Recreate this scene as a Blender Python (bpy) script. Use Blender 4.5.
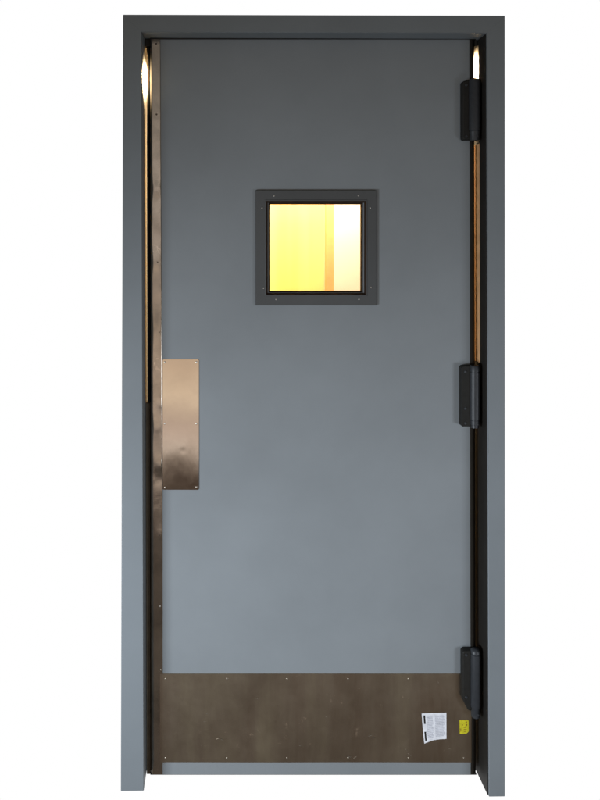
import bpy, bmesh, math, random
from mathutils import Vector, Matrix
random.seed(7)
for o in list(bpy.data.objects):
    bpy.data.objects.remove(o)
S = bpy.context.scene
COL = S.collection

# ------------------------------------------------------------------ camera
D = 1.9; F = 712.5; CX, CY, CZ = 225.0, 240.0, 1.48; CAMX = -0.239
cam = bpy.data.cameras.new('camera')
camo = bpy.data.objects.new('camera', cam); COL.objects.link(camo)
camo.location = (CAMX, -D, CZ)
camo.rotation_euler = (math.radians(90), 0, 0)
cam.sensor_fit = 'VERTICAL'; cam.sensor_height = 36.0; cam.sensor_width = 27.0
cam.lens = F / 800 * 36.0
cam.shift_x = (300 - CX) / 800
cam.shift_y = -(400 - CY) / 800
cam.clip_start = 0.05; cam.clip_end = 200
S.camera = camo

# ------------------------------------------------------------------ world
# white studio surround behind the doorway, a dim room on the camera's side
W = bpy.data.worlds.new("World"); S.world = W; W.use_nodes = True
nt = W.node_tree; N = nt.nodes; L = nt.links
for n in list(N): N.remove(n)
out = N.new('ShaderNodeOutputWorld'); bg = N.new('ShaderNodeBackground')
tc = N.new('ShaderNodeTexCoord'); sep = N.new('ShaderNodeSeparateXYZ')
L.new(tc.outputs['Generated'], sep.inputs[0])
mz = N.new('ShaderNodeMapRange'); mz.inputs['From Min'].default_value = -1; mz.inputs['From Max'].default_value = 1
L.new(sep.outputs['Z'], mz.inputs['Value'])
ramp = N.new('ShaderNodeValToRGB'); ramp.color_ramp.interpolation = 'EASE'
STOPS = [(-1.0, (.095, .082, .070)), (-.45, (.110, .093, .078)), (-.312, (.07, .05, .04)), (-.298, (.20, .155, .125)), (-.286, (.95, .85, .78)),
         (-.262, (.76, .62, .55)), (-.234, (.52, .415, .36)), (-.229, (1.0, .84, .67)), (-.15, (.74, .58, .45)),
         (-.07, (.36, .31, .27)), (.02, (.28, .245, .215)), (.040, (1.0, .88, .79)), (.094, (1.0, .88, .79)), (.110, (.26, .23, .20)),
         (.13, (.30, .27, .235)), (.27, (.27, .245, .215)), (.34, (.14, .12, .10)), (1.0, (.13, .12, .10))]
cr = ramp.color_ramp
for i, (z, c) in enumerate(STOPS):
    p = (z + 1) / 2
    if i == 0: e = cr.elements[0]; e.position = p
    elif i == 1: e = cr.elements[1]; e.position = p
    else: e = cr.elements.new(p)
    e.color = (*c, 1)
L.new(mz.outputs[0], ramp.inputs[0])
# bright bands added for metal reflections, straight behind the viewer; dim room either side
ax = N.new('ShaderNodeMath'); ax.operation = 'ADD'; ax.inputs[1].default_value = .08
ab = N.new('ShaderNodeMath'); ab.operation = 'ABSOLUTE'
L.new(sep.outputs['X'], ax.inputs[0]); L.new(ax.outputs[0], ab.inputs[0])
mw = N.new('ShaderNodeMapRange'); mw.interpolation_type = 'SMOOTHSTEP'
mw.inputs['From Min'].default_value = .34; mw.inputs['From Max'].default_value = .52
L.new(ab.outputs[0], mw.inputs['Value'])
md = N.new('ShaderNodeMix'); md.data_type = 'RGBA'
L.new(mw.outputs[0], md.inputs['Factor']); L.new(ramp.outputs[0], md.inputs['A'])
md.inputs['B'].default_value = (.105, .094, .072, 1)
my = N.new('ShaderNodeMapRange'); my.interpolation_type = 'SMOOTHSTEP'
my.inputs['From Min'].default_value = 0.0; my.inputs['From Max'].default_value = 0.25
L.new(sep.outputs['Y'], my.inputs['Value'])
mx = N.new('ShaderNodeMix'); mx.data_type = 'RGBA'
L.new(my.outputs[0], mx.inputs['Factor']); L.new(md.outputs['Result'], mx.inputs['A'])
mx.inputs['B'].default_value = (1.0, 1.0, 1.0, 1)
L.new(mx.outputs['Result'], bg.inputs['Color']); bg.inputs['Strength'].default_value = 1.0
L.new(bg.outputs[0], out.inputs[0])

# ------------------------------------------------------------------ lamps
def lamp(name, kind, loc, energy, color, aim=None, **kw):
    d = bpy.data.lights.new(name, kind); d.energy = energy; d.color = color
    for k, v in kw.items(): setattr(d, k, v)
    o = bpy.data.objects.new(name, d); COL.objects.link(o); o.location = loc
    if aim is not None:
        o.rotation_euler = (Vector(aim) - Vector(loc)).to_track_quat('-Z', 'Y').to_euler()
    return o
lamp('window_light', 'AREA', (-1.9, -1.6, .56), 16.5, (.84, .92, 1.0), (0, 0, .38), shape='RECTANGLE', size=.9, size_y=.6, spread=math.radians(84))
lamp('fill_light', 'AREA', (1.9, -1.9, .50), 5.0, (.85, .92, 1.0), (0, 0, .44), shape='RECTANGLE', size=.7, size_y=.5, spread=math.radians(84))  # added fill lamp, evens out the weaker light on the hinge side

S.view_settings.view_transform = 'Standard'
S.view_settings.look = 'None'
S.view_settings.exposure = 0.0
S.view_settings.gamma = 1.0
S.render.engine = 'CYCLES'

# ------------------------------------------------------------------ helpers
def X(px, y=0.0): return CAMX + (px - CX) * (D + y) / F
def Z(py, y=0.0): return CZ - (py - CY) * (D + y) / F
FY = 0.055          # depth of the door face behind the frame face
TH = 0.045          # door thickness
FD = 0.15           # frame depth

def link(name, bm, mat, parent=None, smooth=False, bevel=0, seg=2):
    bmesh.ops.recalc_face_normals(bm, faces=bm.faces)
    me = bpy.data.meshes.new(name); bm.to_mesh(me); bm.free()
    me.materials.append(mat)
    o = bpy.data.objects.new(name, me); COL.objects.link(o)
    if smooth:
        for p in me.polygons: p.use_smooth = True
    if bevel:
        m = o.modifiers.new('bevel', 'BEVEL'); m.width = bevel; m.segments = seg; m.limit_method = 'ANGLE'
        m.angle_limit = math.radians(35); m.harden_normals = True
        for p in me.polygons: p.use_smooth = True
    if parent is not None:
        o.parent = parent
        o.matrix_parent_inverse = Matrix.Translation(-Vector(parent.location))
    return o
def thing(name, label, cat, loc, group=None):
    o = bpy.data.objects.new(name, None); COL.objects.link(o); o.location = loc
    o.empty_display_size = .1
    o['label'] = label; o['category'] = cat
    if group: o['group'] = group
    return o
def prism(bm, a, b):
    """two rings of equal length -> closed solid"""
    va = [bm.verts.new(p) for p in a]; vb = [bm.verts.new(p) for p in b]
    n = len(a)
    bm.faces.new(va); bm.faces.new(vb[::-1])
    for i in range(n):
        bm.faces.new((va[i], vb[i], vb[(i+1) % n], va[(i+1) % n]))
def box(bm, x0, x1, y0, y1, z0, z1):
    prism(bm, [(x0,y0,z0),(x1,y0,z0),(x1,y1,z0),(x0,y1,z0)], [(x0,y0,z1),(x1,y0,z1),(x1,y1,z1),(x0,y1,z1)])
def cyl(bm, p, axis, r0, r1, h, n=20):
    """frustum from p along +axis ('Z' or '-Y')"""
    a, b = [], []
    for i in range(n):
        t = 2*math.pi*i/n; c, s = math.cos(t), math.sin(t)
        if axis == 'Z':
            a.append((p[0]+r0*c, p[1]+r0*s, p[2])); b.append((p[0]+r1*c, p[1]+r1*s, p[2]+h))
        else:
            a.append((p[0]+r0*c, p[1], p[2]+r0*s)); b.append((p[0]+r1*c, p[1]-h, p[2]+r1*s))
    prism(bm, a, b)
def lathe(bm, cx, cy, prof, n=28):
    """prof list of (r, z), axis vertical"""
    rings = []
    for r, z in prof:
        rings.append([bm.verts.new((cx+r*math.cos(2*math.pi*i/n), cy+r*math.sin(2*math.pi*i/n), z)) for i in range(n)])
    for a, b in zip(rings, rings[1:]):
        for i in range(n):
            bm.faces.new((a[i], a[(i+1) % n], b[(i+1) % n], b[i]))
    bm.faces.new(rings[0][::-1]); bm.faces.new(rings[-1])

# ------------------------------------------------------------------ materials
def mat(name): 
    m = bpy.data.materials.new(name); m.use_nodes = True
    return m, m.node_tree.nodes, m.node_tree.links, m.node_tree.nodes['Principled BSDF']
def noise(N, L, scale, detail=4, rough=.5, dist=0, stretch=None, src='Object'):
    t = N.new('ShaderNodeTexCoord'); n = N.new('ShaderNodeTexNoise')
    n.inputs['Scale'].default_value = scale; n.inputs['Detail'].default_value = detail
    n.inputs['Roughness'].default_value = rough; n.inputs['Distortion'].default_value = dist
    if stretch:
        m = N.new('ShaderNodeMapping'); m.inputs['Scale'].default_value = stretch
        L.new(t.outputs[src], m.inputs[0]); L.new(m.outputs[0], n.inputs['Vector'])
    else: L.new(t.outputs[src], n.inputs['Vector'])
    return n
def rampn(N, L, src, stops):
    r = N.new('ShaderNodeValToRGB'); e = r.color_ramp.elements
    for i, (p, c) in enumerate(stops):
        if i < 2: e[i].position = p; e[i].color = (*c, 1)
        else: x = e.new(p); x.color = (*c, 1)
    L.new(src, r.inputs[0]); return r
def bump(N, L, b, src, strength, distance=.001, prev=None):
    n = N.new('ShaderNodeBump'); n.inputs['Strength'].default_value = strength; n.inputs['Distance'].default_value = distance
    L.new(src, n.inputs['Height'])
    if prev: L.new(prev.outputs[0], n.inputs['Normal'])
    L.new(n.outputs[0], b.inputs['Normal']); return n
def scl(c, f): return tuple(x*f for x in c)
def paint(name, c, rough=.45, var=.06, spec=.35):
    m, N, L, b = mat(name)
    n = noise(N, L, 3.2, 5, .6)
    r = rampn(N, L, n.outputs[0], [(.3, scl(c, 1-var)), (.7, scl(c, 1+var))])
    L.new(r.outputs[0], b.inputs['Base Color'])
    n3 = noise(N, L, 9, 4, .6)
    rr = N.new('ShaderNodeMapRange'); rr.inputs['To Min'].default_value = rough-.08; rr.inputs['To Max'].default_value = rough+.12
    L.new(n3.outputs[0], rr.inputs['Value']); L.new(rr.outputs[0], b.inputs['Roughness'])
    b.inputs['Specular IOR Level'].default_value = spec
    n2 = noise(N, L, 420, 3, .6)
    p = bump(N, L, b, n2.outputs[0], .25, .0006)
    n4 = noise(N, L, 5, 2, .5)
    bump(N, L, b, n4.outputs[0], .25, .004, p)
    return m
M = {}
M['door'] = paint('grey_door_paint', (.216, .236, .252))
M['frame'] = paint('grey_frame_paint', (.190, .212, .230), .5)
M['trim'] = paint('dark_grey_window_trim_paint', (.075, .078, .080), .45, .08)
def flat(name, c, rough=.5, metal=0.0, spec=.5, ns=0, nb=.2):
    m, N, L, b = mat(name)
    b.inputs['Roughness'].default_value = rough; b.inputs['Metallic'].default_value = metal
    b.inputs['Specular IOR Level'].default_value = spec
    n = noise(N, L, ns or 40, 4, .6)
    r = rampn(N, L, n.outputs[0], [(.3, scl(c, .85)), (.7, scl(c, 1.15))])
    L.new(r.outputs[0], b.inputs['Base Color'])
    bump(N, L, b, n.outputs[0], nb, .0005)
    return m
M['hinge'] = flat('black_hinge_metal', (.026, .029, .034), .45, 0, .4, 120, .3)
M['bracket'] = flat('dark_bronze_bracket', (.015, .0145, .013), .6, 0, .2, 100, .3)
M['nosing'] = flat('dark_brown_edge_nosing', (.026, .023, .019), .6, 0, .25, 25, .3)
M['jamb_shade'] = flat('dark_reveal_shade', (.017, .0155, .0135), .6, 0, .2, 25, .3)  # shade of the hinge-side reveal put into the colour
M['screw'] = flat('bright_screw_steel', (.80, .76, .70), .3, 1, .5, 200, .2)
M['dark_screw'] = flat('tarnished_screw_steel', (.10, .08, .07), .45, 1, .5, 200, .2)
M['seal'] = flat('brown_latch_seal', (.15, .125, .095), .7, 0, .2, 30)
M['dull_screw'] = flat('dull_screw_steel', (.50, .45, .38), .4, 1, .5, 200, .2)
M['gasket'] = flat('brown_black_gasket', (.028, .016, .010), .65, 0, .2)
M['tan'] = flat('tan_gap_glow', (.62, .36, .18), .8, 0, .1, 40)  # leaking gap light put into the colour
M['rubber_shade'] = flat('black_rubber_and_shade', (.012, .011, .010), .7)  # hinge leaf and sweep, also painted gap shade at head and guard
def plate(name, c, rough, spots, dent, stretch=(1, 1, 1), worn=0.0, dist=.003, brush=(1, 1, 40), sheen_streak=None):
    """brushed sheet metal with handling stains, fine brushing and shallow waves"""
    m, N, L, b = mat(name)
    b.inputs['Metallic'].default_value = 1
    n = noise(N, L, 9, 6, .62, .3, sheen_streak)
    if sheen_streak: r = rampn(N, L, n.outputs[0], [(.34, (c[0]*.80, c[1]*.73, c[2]*.70)), (.50, c), (.66, (c[0]*1.22, c[1]*1.28, c[2]*1.22))])  # vertical streaks paint broad sheen into the base colour along with stains
    else: r = rampn(N, L, n.outputs[0], [(.30, scl(c, 1-spots)), (.52, c), (.72, scl(c, 1+spots*.55))])
    last = r.outputs[0]
    if worn:
        s = noise(N, L, 30, 5, .7, .2)
        sr = rampn(N, L, s.outputs[0], [(.655, (0, 0, 0)), (.72, (1, 1, 1))])
        k = N.new('ShaderNodeMath'); k.operation = 'MULTIPLY'; k.inputs[1].default_value = worn
        L.new(sr.outputs[0], k.inputs[0])
        mm = N.new('ShaderNodeMix'); mm.data_type = 'RGBA'
        L.new(k.outputs[0], mm.inputs['Factor']); L.new(last, mm.inputs['A'])
        mm.inputs['B'].default_value = (*scl(c, 2.2), 1); last = mm.outputs['Result']
    L.new(last, b.inputs['Base Color'])
    rr = N.new('ShaderNodeMapRange'); rr.inputs['To Min'].default_value = rough-.07; rr.inputs['To Max'].default_value = rough+.10
    n3 = noise(N, L, 14, 5, .7); L.new(n3.outputs[0], rr.inputs['Value']); L.new(rr.outputs[0], b.inputs['Roughness'])
    br = noise(N, L, 60, 3, .5, 0, brush); p = bump(N, L, b, br.outputs[0], .12, .0004)
    d = noise(N, L, dent[0], 2, .5, .4, stretch); bump(N, L, b, d.outputs[0], dent[1], dist, p)
    return m
M['push'] = plate('brushed_push_plate_steel', (.67, .595, .505), .08, .05, (5, .05), brush=(40, 1, 1))
M['kick'] = plate('brown_tarnished_kick_plate', (.41, .35, .28), .34, .30, (4, .3), worn=.45, brush=(60, 1, 1), sheen_streak=(.75, 1, .14))
M['guard'] = plate('dented_edge_guard_steel', (.50, .45, .395), .15, .32, (11, .5), (1, 1, .8), worn=.3, dist=.003)
M['paper'] = flat('white_paper', (.74, .75, .80), .6, 0, .3, 60, .1)
M['ink'] = flat('black_ink', (.02, .02, .02), .6, 0, .2)
M['grey_ink'] = flat('grey_printed_ink', (.40, .41, .47), .6, 0, .2)
M['yellow_sticker'] = flat('yellow_sticker', (.55, .50, .02), .5, 0, .4, 150, .1)
M['red_ink'] = flat('red_brown_ink', (.18, .05, .02), .6, 0, .2)
m, N, L, b = mat('yellow_wall_paint')
n = noise(N, L, 7, 3, .5, 0, (1, 1, .04))
r = rampn(N, L, n.outputs[0], [(.38, (.86, .69, .31)), (.62, (.86, .62, .19))])
L.new(r.outputs[0], b.inputs['Base Color']); b.inputs['Roughness'].default_value = .6; M['yellow_wall'] = m
M['white_wall'] = paint('white_wall_paint', (.86, .84, .78), .6, .03)
M['wood'] = flat('orange_wood_trim', (.78, .46, .19), .5, 0, .4, 12, .2)
M['dark_room'] = flat('dark_brown_wall', (.22, .10, .05), .8, 0, .2, 12, .2)
M['concrete'] = flat('grey_concrete', (.2, .19, .18), .8, 0, .2, 12, .3)
# glass
m, N, L, b = mat('window_glass'); N.remove(b)
tr = N.new('ShaderNodeBsdfTransparent'); gl = N.new('ShaderNodeBsdfGlossy'); gl.inputs['Roughness'].default_value = .03
fr = N.new('ShaderNodeFresnel'); fr.inputs['IOR'].default_value = 1.45; ms = N.new('ShaderNodeMixShader')
L.new(fr.outputs[0], ms.inputs[0]); L.new(tr.outputs[0], ms.inputs[1]); L.new(gl.outputs[0], ms.inputs[2])
L.new(ms.outputs[0], [n for n in N if n.type == 'OUTPUT_MATERIAL'][0].inputs[0]); M['glass'] = m

# ================================================================== FRAME
frame = thing('door_frame', 'dark grey painted steel door frame standing around the closed swing door, white all round', 'door frame', (0, 0, 0))
oTL, oTR, oBL, oBR = (123, 14.5), (505, 15.5), (120.7, 791.3), (505, 796.8)
iTL, iTR, iBL, iBR = (141.8, 32.2), (486.7, 33.4), (143.8, 791.0), (489.0, 797.0)
def fp(p, y): return (X(p[0]), y, Z(p[1]))
def frame_piece(name, a, b, c, d, mt=None):
    bm = bmesh.new()
    q = [a, b, c, d]; mitre = (oTL, iTL, oTR, iTR)
    prism(bm, [fp(p, 0) for p in q], [fp(p, FD) for p in q])
    lay = bm.edges.layers.float.new('bevel_weight_edge')
    corners = [[Vector(fp(p, y)) for y in (0, FD)] for p in mitre]
    for e in bm.edges:
        a_, b_ = e.verts[0].co, e.verts[1].co
        flush = all(any((v-c).length < .0012 for cc in corners for c in cc) for v in (a_, b_)) and abs(a_.y-b_.y) < .01 and abs(a_.x-b_.x) < .08
        e[lay] = 0.0 if flush else 1.0
    o = link(name, bm, mt or M['frame'], frame, bevel=.002, seg=3)
    o.modifiers['bevel'].limit_method = 'WEIGHT'
    o.data.set_sharp_from_angle(angle=math.radians(30))
    return o
g = .06
jl = frame_piece('jamb', (oTL[0], oTL[1]+g), (iTL[0], iTL[1]+g), iBL, oBL)
jr = frame_piece('jamb', (iTR[0], iTR[1]+g), (oTR[0], oTR[1]+g), oBR, iBR)
frame_piece('head', oTL, oTR, iTR, iTL)
# dark lining painting the shaded hinge-side reveal (starts just behind the face corner)
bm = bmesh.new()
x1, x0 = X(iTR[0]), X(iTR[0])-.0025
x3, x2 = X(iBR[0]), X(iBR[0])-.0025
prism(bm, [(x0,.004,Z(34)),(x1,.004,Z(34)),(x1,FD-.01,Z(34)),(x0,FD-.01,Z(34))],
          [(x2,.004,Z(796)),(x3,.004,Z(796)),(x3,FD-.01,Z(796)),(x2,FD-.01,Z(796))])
link('hinge_reveal_shade', bm, M['jamb_shade'], frame, bevel=.0006)

# brown seal closing the lower half of the latch gap
bm = bmesh.new()
sx0, sx1 = X(iTL[0]*.5+iBL[0]*.5), X(iBL[0])
for_top = X(iTL[0]+(iBL[0]-iTL[0])*.48)
prism(bm, [(for_top+.0005, FY+.012, Z(404, FY)), (for_top+.0115, FY+.012, Z(404, FY)), (for_top+.0115, FY+.04, Z(404, FY)), (for_top+.0005, FY+.04, Z(404, FY))],
          [(sx1+.0005, FY+.012, Z(777.5, FY)), (sx1+.0108, FY+.012, Z(777.5, FY)), (sx1+.0108, FY+.04, Z(777.5, FY)), (sx1+.0005, FY+.04, Z(777.5, FY))])
link('latch_seal', bm, M['seal'], frame, bevel=.001)
bm = bmesh.new()  # black strip painting the shadow gap above the door
box(bm, X(150, FY), X(476, FY), FY-.002, FY+.02, Z(39.6, FY), Z(34.5, FY))
link('head_gap_shade', bm, M['rubber_shade'], frame, bevel=.001)
bm = bmesh.new()  # tan strip painting the light that leaks through the hinge-side gap
xa, xb_ = x0+(x2-x0)*(142-34)/762, x0+(x2-x0)*(380-34)/762
prism(bm, [(xa-.0012, .049, Z(141)), (xa+.0001, .049, Z(141)), (xa+.0001, .10, Z(141)), (xa-.0012, .10, Z(141))],
          [(xb_-.0012, .049, Z(366)), (xb_+.0001, .049, Z(366)), (xb_+.0001, .10, Z(366)), (xb_-.0012, .10, Z(366))])
link('gap_glow_strip', bm, M['tan'], frame)
for a_, b_ in ((iTL[0]+.4, 151.5), (475.5, iTR[0]-1.2)):  # dark blocks added in the gap corners to keep lamp light off the soffit
    bm = bmesh.new(); box(bm, X(a_, 0) if a_ < 200 else X(a_, FY), X(b_, FY) if b_ < 200 else X(b_, 0), FY+.006, FY+.03, Z(45.5, FY), Z(35, FY))
    link('corner_light_block', bm, M['nosing'], frame, bevel=.001)

# ================================================================== DOOR
r_ = (D+FY)/F
def DX(px): return X(px, FY)
def DZ(py): return Z(py, FY)
door = thing('swing_door', 'grey painted swing door with small square lit window, metal push plate and brown kick plate', 'door', (DX(475), FY+TH/2, DZ(774.5)))
zt, zb = DZ(39.3), DZ(774.5)
# leaf with the opening for the window: four mitred boxes joined as one flat slab
wx0, wx1, wz0, wz1 = DX(268.5), DX(363.3), DZ(292.6), DZ(202.6)
def slab(bm, lt, lb, rt, rb):
    y0, y1 = FY, FY+TH
    xs = [lt, wx0, wx1, rt]; xb = [lb, wx0, wx1, rb]
    zs = [zb, wz0, wz1, zt]
    def gx(i, j):
        if i in (1, 2): return xs[i]
        t = (zs[j]-zb)/(zt-zb)
        return (lb*(1-t)+lt*t) if i == 0 else (rb*(1-t)+rt*t)
    V = {}
    for k, y in enumerate((y0, y1)):
        for i in range(4):
            for j in range(4): V[i, j, k] = bm.verts.new((gx(i, j), y, zs[j]))
    for i in range(3):
        for j in range(3):
            if (i, j) == (1, 1): continue
            bm.faces.new((V[i,j,0], V[i+1,j,0], V[i+1,j+1,0], V[i,j+1,0]))
            bm.faces.new((V[i,j,1], V[i,j+1,1], V[i+1,j+1,1], V[i+1,j,1]))
    for s in range(3):
        bm.faces.new((V[s,0,0], V[s,0,1], V[s+1,0,1], V[s+1,0,0])); bm.faces.new((V[s,3,0], V[s+1,3,0], V[s+1,3,1], V[s,3,1]))
        bm.faces.new((V[0,s,0], V[0,s+1,0], V[0,s+1,1], V[0,s,1])); bm.faces.new((V[3,s,0], V[3,s,1], V[3,s+1,1], V[3,s+1,0]))
    for a, b in (((1,1),(2,1)), ((2,1),(2,2)), ((2,2),(1,2)), ((1,2),(1,1))):
        bm.faces.new((V[a[0],a[1],0], V[a[0],a[1],1], V[b[0],b[1],1], V[b[0],b[1],0]))
GL, GB = 151.7, 153.9      # px where the rounded edge begins, top / bottom
RL, RB = 470.2, 471.6
bm = bmesh.new(); slab(bm, DX(GL), DX(GB), DX(RL), DX(RB))
link('door_panel', bm, M['door'], door)

def smooth_step(e0, e1, v):
    t = max(0, min(1, (v-e0)/(e1-e0))); return t*t*(3-2*t)
# metal edge guard wrapped round the latch edge (visible flat flange + bullnose)
def guard():
    bm = bmesh.new(); rows = 150; t_ = .0016
    dents = [(190, .0022, 9, .4), (200, -.0016, 6, .8), (262, .0018, 6, .2), (402, .0016, 5, .9), (428, .0015, 8, .3), (466, .0024, 6, .8), (476, -.0012, 6, .6), (535, .001, 5, .8), (330, .0012, 14, .5), (235, -.001, 8, .5)]
    prev = None
    for k in range(rows+1):
        py = 39.6+(774.3-39.6)*k/rows; t = k/rows
        z = DZ(py)
        xl = DX(148.9+(1.1*t)); xf = DX(GL+(GB-GL)*t); xr = DX(160.3+(2.2*min(1, t*1.7)))+.0001*math.sin(k*.5)+.00006*math.sin(k*1.3)
        ring = []
        xb = xf
        # back flange end -> round edge -> front flange end
        pts = [(xr, FY+TH+t_)]
        for a in range(13):
            th = math.pi/2 - math.pi*a/12
            pts.append((xb-(xb-xl)*max(0, math.cos(th)), FY+TH/2+(TH/2+t_)*math.sin(th)))
        for f in (.25, .5, .75, .93): 
            x = xf+(xr-xf)*f
            dy = 0
            for (dp, amp, w, u) in dents:
                dy -= amp*math.exp(-((py-dp)/w)**2-((f-u)/.45)**2)*1.0
            pts.append((x, FY-t_+min(.0006, dy)))
        pts.append((xr, FY-t_+.0004)); pts.append((xr, FY))
        ring = [bm.verts.new((p[0], p[1], z)) for p in pts]
        if prev:
            for i in range(len(ring)-1):
                bm.faces.new((prev[i], prev[i+1], ring[i+1], ring[i]))
        prev = ring
    return link('edge_guard', bm, M['guard'], door, smooth=True)
eg = guard()
bm = bmesh.new()  # black strip painting the guard's shaded side, shaped to let the glow through
SHADE_W = [(46, .0080), (52, .0062), (60, .0035), (70, .001), (80, .001), (88, .0025), (97, .005), (104, .0066), (150, .0072), (262, .0070), (403, .0062)]
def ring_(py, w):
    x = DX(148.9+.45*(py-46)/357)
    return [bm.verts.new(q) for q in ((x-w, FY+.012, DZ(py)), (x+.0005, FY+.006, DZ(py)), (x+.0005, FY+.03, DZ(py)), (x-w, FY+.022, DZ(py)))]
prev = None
for py, w in SHADE_W:
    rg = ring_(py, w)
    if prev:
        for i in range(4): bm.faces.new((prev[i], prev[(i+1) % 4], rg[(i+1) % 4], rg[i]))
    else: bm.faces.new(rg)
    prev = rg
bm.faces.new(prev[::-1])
link('edge_shade_strip', bm, M['rubber_shade'], door)
def nosing():
    bm = bmesh.new(); rings = []
    for t, z in ((0, zt), (1, zb)):
        xf = DX(RL+(RB-RL)*t)+.0005; xl = DX(476.3+1.7*t)
        ring = [(xf-.003, FY+TH+.001, z)]
        for a in range(17):
            th = math.pi/2 - math.pi*a/16
            ring.append((xf+(xl-xf)*max(0, math.cos(th)), FY+TH/2+(TH/2+.001)*math.sin(th), z))
        ring.append((xf-.003, FY-.001, z))
        rings.append(ring)
    prism(bm, rings[0], rings[1])
    return link('edge_nosing', bm, M['nosing'], door, bevel=.0004)
nosing()

def screw(px, py, y, parent, mt, r=.0030, h=.0012):
    bm = bmesh.new(); x, z = DX(px), DZ(py)
    prof = [(r, 0), (r*.92, h*.5), (r*.6, h*.9), (r*.2, h)]
    n = 14; rings = []
    for rr, hh in prof:
        rings.append([bm.verts.new((x+rr*math.cos(2*math.pi*i/n), y-hh, z+rr*math.sin(2*math.pi*i/n))) for i in range(n)])
    for a, b in zip(rings, rings[1:]):
        for i in range(n): bm.faces.new((a[i], a[(i+1) % n], b[(i+1) % n], b[i]))
    bm.faces.new(rings[-1]); bm.faces.new(rings[0][::-1])
    o = link('screw', bm, mt, parent, smooth=True)
    o.matrix_parent_inverse = Matrix.Translation(-Vector(door.location)) if parent is door else Matrix.Identity(4)
    return o
# sub-parts: their parent part sits at identity inside the door, so mesh coordinates are shared
for px, py, dk in ((156.3, 44, 1), (156.6, 114.5, 1), (157, 190, 1), (157.6, 262, 1), (159.4, 332, 1), (160.1, 401.5, 1), (159, 468, 1), (159.4, 535, 1), (160, 606, 0), (161.2, 669.5, 0)):
    screw(px, py, FY-.0014, eg, M['dark_screw' if dk else 'screw'], .0026)

def sheet(name, pts, y, th, mt, bevel=.0005):
    bm = bmesh.new()
    prism(bm, [(DX(a), y-th, DZ(b)) for a, b in pts], [(DX(a), y, DZ(b)) for a, b in pts])
    return link(name, bm, mt, door, bevel=bevel)
# push plate, slightly bowed sheet
def curved_plate(name, x0, x1, y0, y1, th, mt, nx, nz, bow, cut=0):
    bm = bmesh.new(); V = {}
    for i in range(nx+1):
        for j in range(nz+1):
            u, v = i/nx, j/nz
            px = x0+(x1-x0)*u; py = y0+(y1-y0)*v
            if cut:
                cx_ = cut*max(0, 1-min(v, 1-v)*nz) if True else 0
                px += (cx_ if u == 0 else (-cx_ if u == 1 else 0))*1.0
            V[i, j] = bm.verts.new((DX(px), FY-th-bow(u, v), DZ(py)))
    for i in range(nx):
        for j in range(nz): bm.faces.new((V[i,j], V[i+1,j], V[i+1,j+1], V[i,j+1]))
    # rim back to the door
    edge = [(i, 0) for i in range(nx)] + [(nx, j) for j in range(nz)] + [(i, nz) for i in range(nx, 0, -1)] + [(0, j) for j in range(nz, 0, -1)]
    B = {e: bm.verts.new((V[e].co.x, FY+.0005, V[e].co.z)) for e in edge}
    for k in range(len(edge)):
        a, b = edge[k], edge[(k+1) % len(edge)]
        bm.faces.new((V[a], V[b], B[b], B[a]))
    o = link(name, bm, mt, door, smooth=True)
    o.data.set_sharp_from_angle(angle=math.radians(35))
    return o
def bow_push(u, v):
    return .0007*math.sin(math.pi*u)*math.sin(math.pi*v)+.0010*(u-.5)*(v-.5)-.00005*math.exp(-((u-.56)/.09)**2-((v-.70)/.022)**2)
pp = curved_plate('push_plate', 162.7, 198.9, 359.2, 489.6, .0016, M['push'], 48, 140, bow_push, .9)
for px, py in ((164.9, 361.8), (196.5, 361.8), (164.7, 423.5), (196.5, 423.5), (165, 487.3), (196.4, 486.8)):
    screw(px, py, FY-.0016, pp, M['screw'], .0024, .0012)
def bow_kick(u, v):
    return .0006*math.sin(u*math.pi*5+.4)*math.sin(v*math.pi)+.0003*math.sin(u*11+v*4)
kp = curved_plate('kick_plate', 160.0, 471.2, 673.4, 761.8, .0020, M['kick'], 80, 24, bow_kick)
kp['label'] = 'brown tarnished metal kick plate across the foot of the door'
for px in (165.5, 227, 287, 348, 408.3, 463.5):
    screw(px, 678.3, FY-.0021, kp, M['dull_screw'], .0024, .0012)
    screw(px, 757.3, FY-.0021, kp, M['dull_screw'], .0024, .0012)
M['bare'] = flat('bare_scratched_metal', (.30, .27, .23), .5, .6)
# scratches and nicks of bare metal in the kick plate
bm = bmesh.new()
for (px, py, l, a) in ((207, 713, 2.5, .6), (205, 721, 3, .1), (218, 738, 4, -.5), (222, 739, 3, .4), (202, 745, 2.5, 1.2), (326, 716, 3, .7), (370, 735, 4, -.3), (373, 737, 4, -.1), (349, 756, 5, .2), (355, 757, 4, -.6), (406, 749, 3, 1), (409, 754, 5, .7), (438, 682, 2.5, 1.4), (257, 698, 2, .3), (300, 745, 3, .2), (163, 762, 4, .9), (449, 748, 2, .2)):
    dx, dz = math.cos(a)*l*.5, math.sin(a)*l*.5; w = .14
    px0, py0 = px-dx, py-dz; px1, py1 = px+dx, py+dz; nx_, nz_ = -math.sin(a)*w, math.cos(a)*w
    q = [(px0, py0), (px+nx_, py+nz_), (px1, py1), (px-nx_, py-nz_)]
    bm = bmesh.new()
    prism(bm, [(DX(c), FY-.0030, DZ(d)) for c, d in q], [(DX(c), FY-.0020, DZ(d)) for c, d in q])
    link('scratch', bm, M['bare'], kp).matrix_parent_inverse = Matrix.Identity(4)

bm = bmesh.new(); box(bm, DX(150.2), DX(477), FY+.004, FY+TH-.004, DZ(775.9), DZ(774.7))
link('bottom_sweep', bm, M['rubber_shade'], door)
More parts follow.
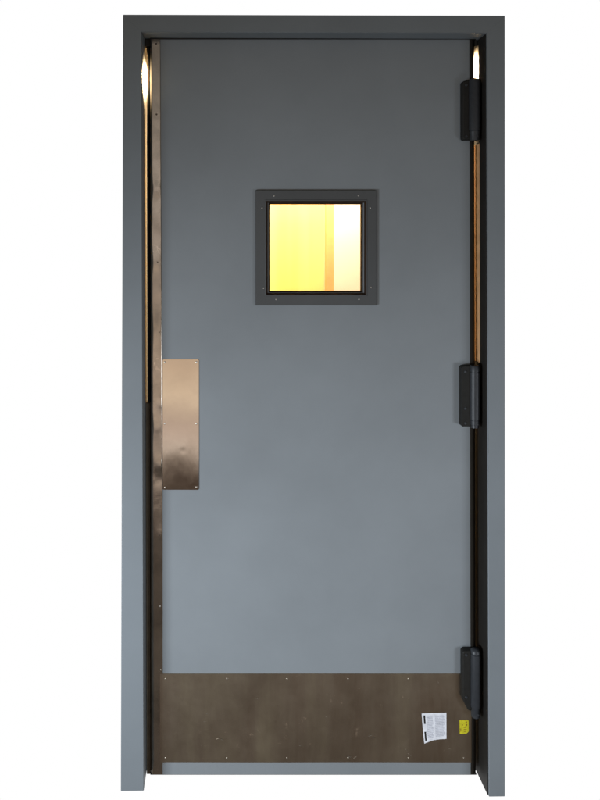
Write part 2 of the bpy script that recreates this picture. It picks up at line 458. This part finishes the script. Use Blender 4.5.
# ---- vision window
wf = None
def window_frame():
    bm = bmesh.new()
    yo = FY-.0075
    rings = [((255.4, 376.2, 190.4, 305.2), FY+.001), ((255.4, 376.2, 190.4, 305.2), yo+.0012), ((255.8, 375.8, 190.8, 304.8), yo),
             ((264.6, 366.9, 199.6, 295.9), yo), ((265.1, 366.4, 200.1, 295.4), yo-.0012), ((266.0, 365.6, 201.0, 294.6), yo-.0012), ((267.4, 364.4, 202.4, 293.2), FY-.002)]
    prev = None
    for (a, b, c, d), y in rings:
        ring = [bm.verts.new((DX(p[0]), y, DZ(p[1]))) for p in ((a, c), (b, c), (b, d), (a, d))]
        if prev:
            for i in range(4): bm.faces.new((prev[i], prev[(i+1) % 4], ring[(i+1) % 4], ring[i]))
        prev = ring
    o = link('window_frame', bm, M['trim'], door)
    o.data.materials.append(M['gasket'])
    for k, p in enumerate(o.data.polygons):
        if k >= 20: p.material_index = 1
    return o
wf = window_frame()
bm = bmesh.new()
for (a, b, c, d) in ((267.4, 269.9, 202.4, 293.2), (361.6, 364.4, 202.4, 293.2), (269.9, 361.6, 202.4, 204.2), (269.9, 361.6, 291.2, 293.2)):
    box(bm, DX(a), DX(b), FY+.006, FY+.0185, DZ(d), DZ(c))
for (a, b, c, d) in ((267.0, 267.7, 202, 293.6), (364.1, 364.8, 202, 293.6), (267.7, 364.1, 202, 202.7), (267.7, 364.1, 292.9, 293.6)):
    box(bm, DX(a), DX(b), FY-.0015, FY+.0185, DZ(d), DZ(c))
gk = link('gasket', bm, M['gasket'], wf); gk.matrix_parent_inverse = Matrix.Identity(4)
bm = bmesh.new(); box(bm, DX(267.8), DX(364), FY+.019, FY+.025, DZ(292.8), DZ(202.8))
gp = link('glass_pane', bm, M['glass'], wf); gp.matrix_parent_inverse = Matrix.Identity(4)
for px, py in ((274, 196), (358, 196), (262, 208), (369.6, 208), (263.5, 288), (370.5, 287.3), (276, 299.2), (358.5, 299)):
    screw(px, py, FY-.0075, wf, M['screw'], .0020, .0014)

# ---- hinges
def hinge(yt, yb, x0, x1, bx0, bx1, style):
    h = bpy.data.objects.new('hinge', None); COL.objects.link(h); h.parent = door
    h.empty_display_size = .05
    yb_ = FY-.020                                   # barrel axis in front of the face
    HX = lambda p: X(p, yb_); HZ = lambda p: Z(p, yb_)
    r = (HX(bx1)-HX(bx0))/2; cx = (HX(bx1)+HX(bx0))/2
    off = Matrix.Translation(-Vector(door.location))
    # bracket: leaf wrapping the door face, chamfered corners
    bm = bmesh.new(); a, b = HX(x0), cx+.002
    top, bot = HZ(yt+(2.5 if style != 1 else 1)), HZ(yb-(1 if style != 2 else 9))
    c = .004
    if style == 2: pts = [(a, bot+.022), (a, top-c), (a+c*1.5, top), (b, top), (b, bot-.010), (a+.016, bot-.010)]
    elif style == 0: pts = [(a, bot+c*.6), (a, top-c*.5), (a+c, top), (b-.006, top+.006), (b, top+.006), (b, bot), (a+c, bot)]
    else: pts = [(a, bot+c*.6), (a, top-c), (a+c, top), (b, top), (b, bot), (a+c*.6, bot)]
    prism(bm, [(p[0], FY-.022, p[1]) for p in pts], [(p[0], FY+.0005, p[1]) for p in pts])
    o = link('bracket', bm, M['bracket'], h, bevel=.0045, seg=3); o.matrix_parent_inverse = off
    # barrel
    bm = bmesh.new(); z1, z0 = HZ(yt), HZ(yb)
    e = .0020
    lo = z0+.020
    if style == 1: prof = [(r*.55, z0-.001), (r*.8, z0), (r*.8, z0+.008), (r*.92, z0+.009), (r*.92, lo), (r*.85, lo+.0005), (r*.85, lo+.0022), (r, lo+.0028), (r, z1-.020), (r*.88, z1-.0195), (r*.88, z1-.017), (r, z1-.0165), (r, z1-.005), (r*.85, z1-.001), (r*.5, z1)]
    elif style == 0: prof = [(r*.5, z0), (r*.8, z0+.001), (r*.86, z0+.016), (r*.94, z0+.024), (r*.88, z0+.0245), (r*.88, z0+.0265), (r, z0+.0275), (r, z1-.010), (r*.9, z1-.004), (r*.5, z1)]
    else: prof = [(r*.5, z0-.004), (r*.84, z0), (r*.84, z0+.024), (r*.95, z0+.026), (r*.95, z0+.028), (r, z0+.030), (r, z1-.016), (r*.93, z1-.0155), (r*.93, z1-.013), (r*.98, z1-.012), (r*.9, z1-.005), (r*.6, z1-.001), (r*.2, z1)]
    lathe(bm, cx, yb_, prof)
    o = link('barrel', bm, M['hinge'], h, smooth=True); o.matrix_parent_inverse = off
    o.data.set_sharp_from_angle(angle=math.radians(40))
    # leaf running across the gap to the jamb
    bm = bmesh.new(); box(bm, cx+.001, X(iTR[0])-.0025, FY-.0075, FY-.0025, z0+.006, z1-.006)
    o = link('hinge_leaf', bm, M['rubber_shade'], h, bevel=.0008); o.matrix_parent_inverse = off
    # fixing screws
    for k, zz in enumerate((z0+.012, z0+.052, z1-.018)):
        if (style == 0 and k == 1) or (style == 2 and k == 0): continue
        bm = bmesh.new(); cyl(bm, (a+.010, FY-.0215, zz), '-Y', .0042, .003, .0022, 12)
        o = link('screw', bm, M['hinge'], h, smooth=False); o.matrix_parent_inverse = off
    bm = bmesh.new(); cyl(bm, (cx+.003, yb_-r*.78, z0+.011), '-Y', .0032, .0022, .0028, 12)
    o = link('pin_screw', bm, M['hinge'], h); o.matrix_parent_inverse = off
    return h
hinge(78.5, 141.0, 462.3, 480, 468.6, 480.4, 0)
hinge(365.0, 427.5, 461.4, 480, 469.8, 479.8, 1)
hinge(648.0, 716.0, 462.4, 480, 470.4, 480.6, 2)

# ---- paper label and yellow sticker on the kick plate
def paper():
    bm = bmesh.new(); n = 12; V = {}
    TL, TR, BR, BL = (421.2, 712.3), (446.0, 711.8), (446.0, 737.6), (423.2, 740.8)
    for k, off in enumerate((.0, .0003)):
        for i in range(n+1):
            for j in range(n+1):
                u, v = i/n, j/n
                px = (TL[0]*(1-u)+TR[0]*u)*(1-v)+(BL[0]*(1-u)+BR[0]*u)*v
                py = (TL[1]*(1-u)+TR[1]*u)*(1-v)+(BL[1]*(1-u)+BR[1]*u)*v
                py -= 1.3*math.sin(math.pi*min(1, u*1.1))*v**4*.8
                lift = .0042*max(0, v-.55)**1.5*max(0, 1-u*1.2)*4 + .001*v*v + .0015*(1-u)**3
                V[i, j, k] = bm.verts.new((DX(px), FY-.0036-lift+off, DZ(py)))
    for i in range(n):
        for j in range(n):
            bm.faces.new((V[i,j,0], V[i+1,j,0], V[i+1,j+1,0], V[i,j+1,0])); bm.faces.new((V[i,j,1], V[i,j+1,1], V[i+1,j+1,1], V[i+1,j,1]))
    for i in range(n):
        bm.faces.new((V[i,0,0], V[i,0,1], V[i+1,0,1], V[i+1,0,0])); bm.faces.new((V[i,n,0], V[i+1,n,0], V[i+1,n,1], V[i,n,1]))
        bm.faces.new((V[0,i,0], V[0,i+1,0], V[0,i+1,1], V[0,i,1])); bm.faces.new((V[n,i,0], V[n,i,1], V[n,i+1,1], V[n,i+1,0]))
    o = link('paper_label', bm, M['paper'], door, smooth=False)
    def S_(u, v):
        px = (TL[0]*(1-u)+TR[0]*u)*(1-v)+(BL[0]*(1-u)+BR[0]*u)*v
        py = (TL[1]*(1-u)+TR[1]*u)*(1-v)+(BL[1]*(1-u)+BR[1]*u)*v
        py -= 1.3*math.sin(math.pi*min(1, u*1.1))*v**4*.8
        lift = .0042*max(0, v-.55)**1.5*max(0, 1-u*1.2)*4 + .001*v*v + .0015*(1-u)**3
        return (DX(px), FY-.0036-lift-.0003, DZ(py))
    def patch(bm, u0, u1, v0, v1, nu=1, nv=1):
        for i in range(nu):
            for j in range(nv):
                a0, a1 = u0+(u1-u0)*i/nu, u0+(u1-u0)*(i+1)/nu; b0, b1 = v0+(v1-v0)*j/nv, v0+(v1-v0)*(j+1)/nv
                bm.faces.new([bm.verts.new(S_(*q)) for q in ((a0, b0), (a1, b0), (a1, b1), (a0, b1))])
    for q in ((.065, .135, .07, .37), (.055, .125, .64, .93)):
        bm = bmesh.new(); patch(bm, *q, 1, 6)
        bmesh.ops.remove_doubles(bm, verts=bm.verts, dist=1e-5)
        k = link('black_bar', bm, M['ink'], o); k.matrix_parent_inverse = Matrix.Identity(4)
    bm = bmesh.new()
    rnd = random.Random(3)
    for (c0, c1) in ((.18, .48), (.53, .93)):
        v = .10
        while v < .88:
            u = c0; end = c1-(rnd.random()*.08)
            while u < end:
                w = .015+rnd.random()*.05
                patch(bm, u, min(u+w, end), v, v+.020); u += w+.012
            v += .042
    k = link('printed_text', bm, M['grey_ink'], o); k.matrix_parent_inverse = Matrix.Identity(4)
paper()
st = sheet('yellow_sticker', [(459.2, 719.4), (468.2, 719.4), (468.4, 730.3), (466.0, 732.8), (459.4, 732.9)], FY-.0030, .0008, M['yellow_sticker'], .0002)
bm = bmesh.new()
for (px, py, w, h) in ((465.2, 720.6, 1.2, 1.0), (465.5, 723, .9, 1.8), (461.4, 723.6, 1.0, .8), (460.1, 727.5, .5, 3.0), (463.3, 728.3, 2.8, .5), (463.5, 730.2, 2.2, .4), (463.2, 726.2, 2.4, .4)):
    x0, x1, z0, z1 = DX(px), DX(px+w), DZ(py+h), DZ(py)
    box(bm, x0, x1, FY-.0041, FY-.0037, z0, z1)
link('printed_marks', bm, M['red_ink'], st).matrix_parent_inverse = Matrix.Identity(4)

# ================================================================== LIT ROOM BEHIND THE DOOR
def wall(name, label, x0, x1, y0, y1, z0, z1, mt, cat='wall', struct=False):
    bm = bmesh.new(); box(bm, x0, x1, y0, y1, z0, z1)
    o = link(name, bm, mt)
    if struct: o['kind'] = 'structure'
    o['label'] = label
    if not struct: o['category'] = cat
    return o
XL, XR = X(130), X(500)
wall('yellow_wall', 'yellow wall of the lit room seen through the left of the door window', -.27, X(334, .6)+.03, .85, .88, -.004, 2.06, M['yellow_wall'])
wall('white_wall', 'white wall end bright in the right part of the door window', X(334, .6), .36, .6, .8495, -.004, 2.06, M['white_wall'])
wall('wood_trim', 'orange wooden trim beside the white wall end, seen through the door window', X(326.3, .6), X(334, .6)-.0005, .602, .64, -.004, 2.059, M['wood'], 'trim')
wall('side_wall', 'dark side wall behind the latch side of the frame', XL, XL+.018, FD+.001, .86, -.004, 2.06, M['dark_room'])
wall('side_wall', 'dark side wall behind the hinge side of the frame', XR-.018, XR, FD+.001, .86, -.004, 2.06, M['dark_room'])
wall('dark_wall', 'dark brown wall beside the yellow wall behind the latch side of the door', XL+.019, -.2705, .85, .88, -.004, 2.06, M['dark_room'])
wall('dark_wall', 'dark brown wall beside the white wall end behind the hinge side of the door', .3605, XR-.019, .7, .88, -.004, 2.06, M['dark_room'])
wall('ceiling', 'ceiling of the lit room behind the door', XL, XR, FD+.001, .88, 2.0605, 2.072, M['white_wall'], struct=True)
wall('floor', 'concrete floor of the room behind the door', XL, XR, .125, .88, -.016, -.0045, M['concrete'], struct=True)
lamp('corridor_light', 'AREA', (0, .42, 2.0), 26, (1.0, .76, .47), (0, .62, 1.2), shape='RECTANGLE', size=.5, size_y=.2)
for nm, gx, gz, sg, en in (('gap_light_latch', X(iTL[0])+.030, Z(74, .1), -1, .8), ('gap_light_hinge', X(iTR[0])-.030, Z(66, .1), 1, 2.6)):  # unseen lamps added behind the gaps for the glow on the reveals
    lamp(nm, 'AREA', (gx, .165, gz), en, (1.0, .70, .36), (gx+sg*.03, .04, gz-.035), shape='RECTANGLE', size=.008, size_y=.06, spread=math.radians(58))
for o in bpy.data.objects:
    if o.parent is None and o.get('category'): o['kind'] = 'thing'
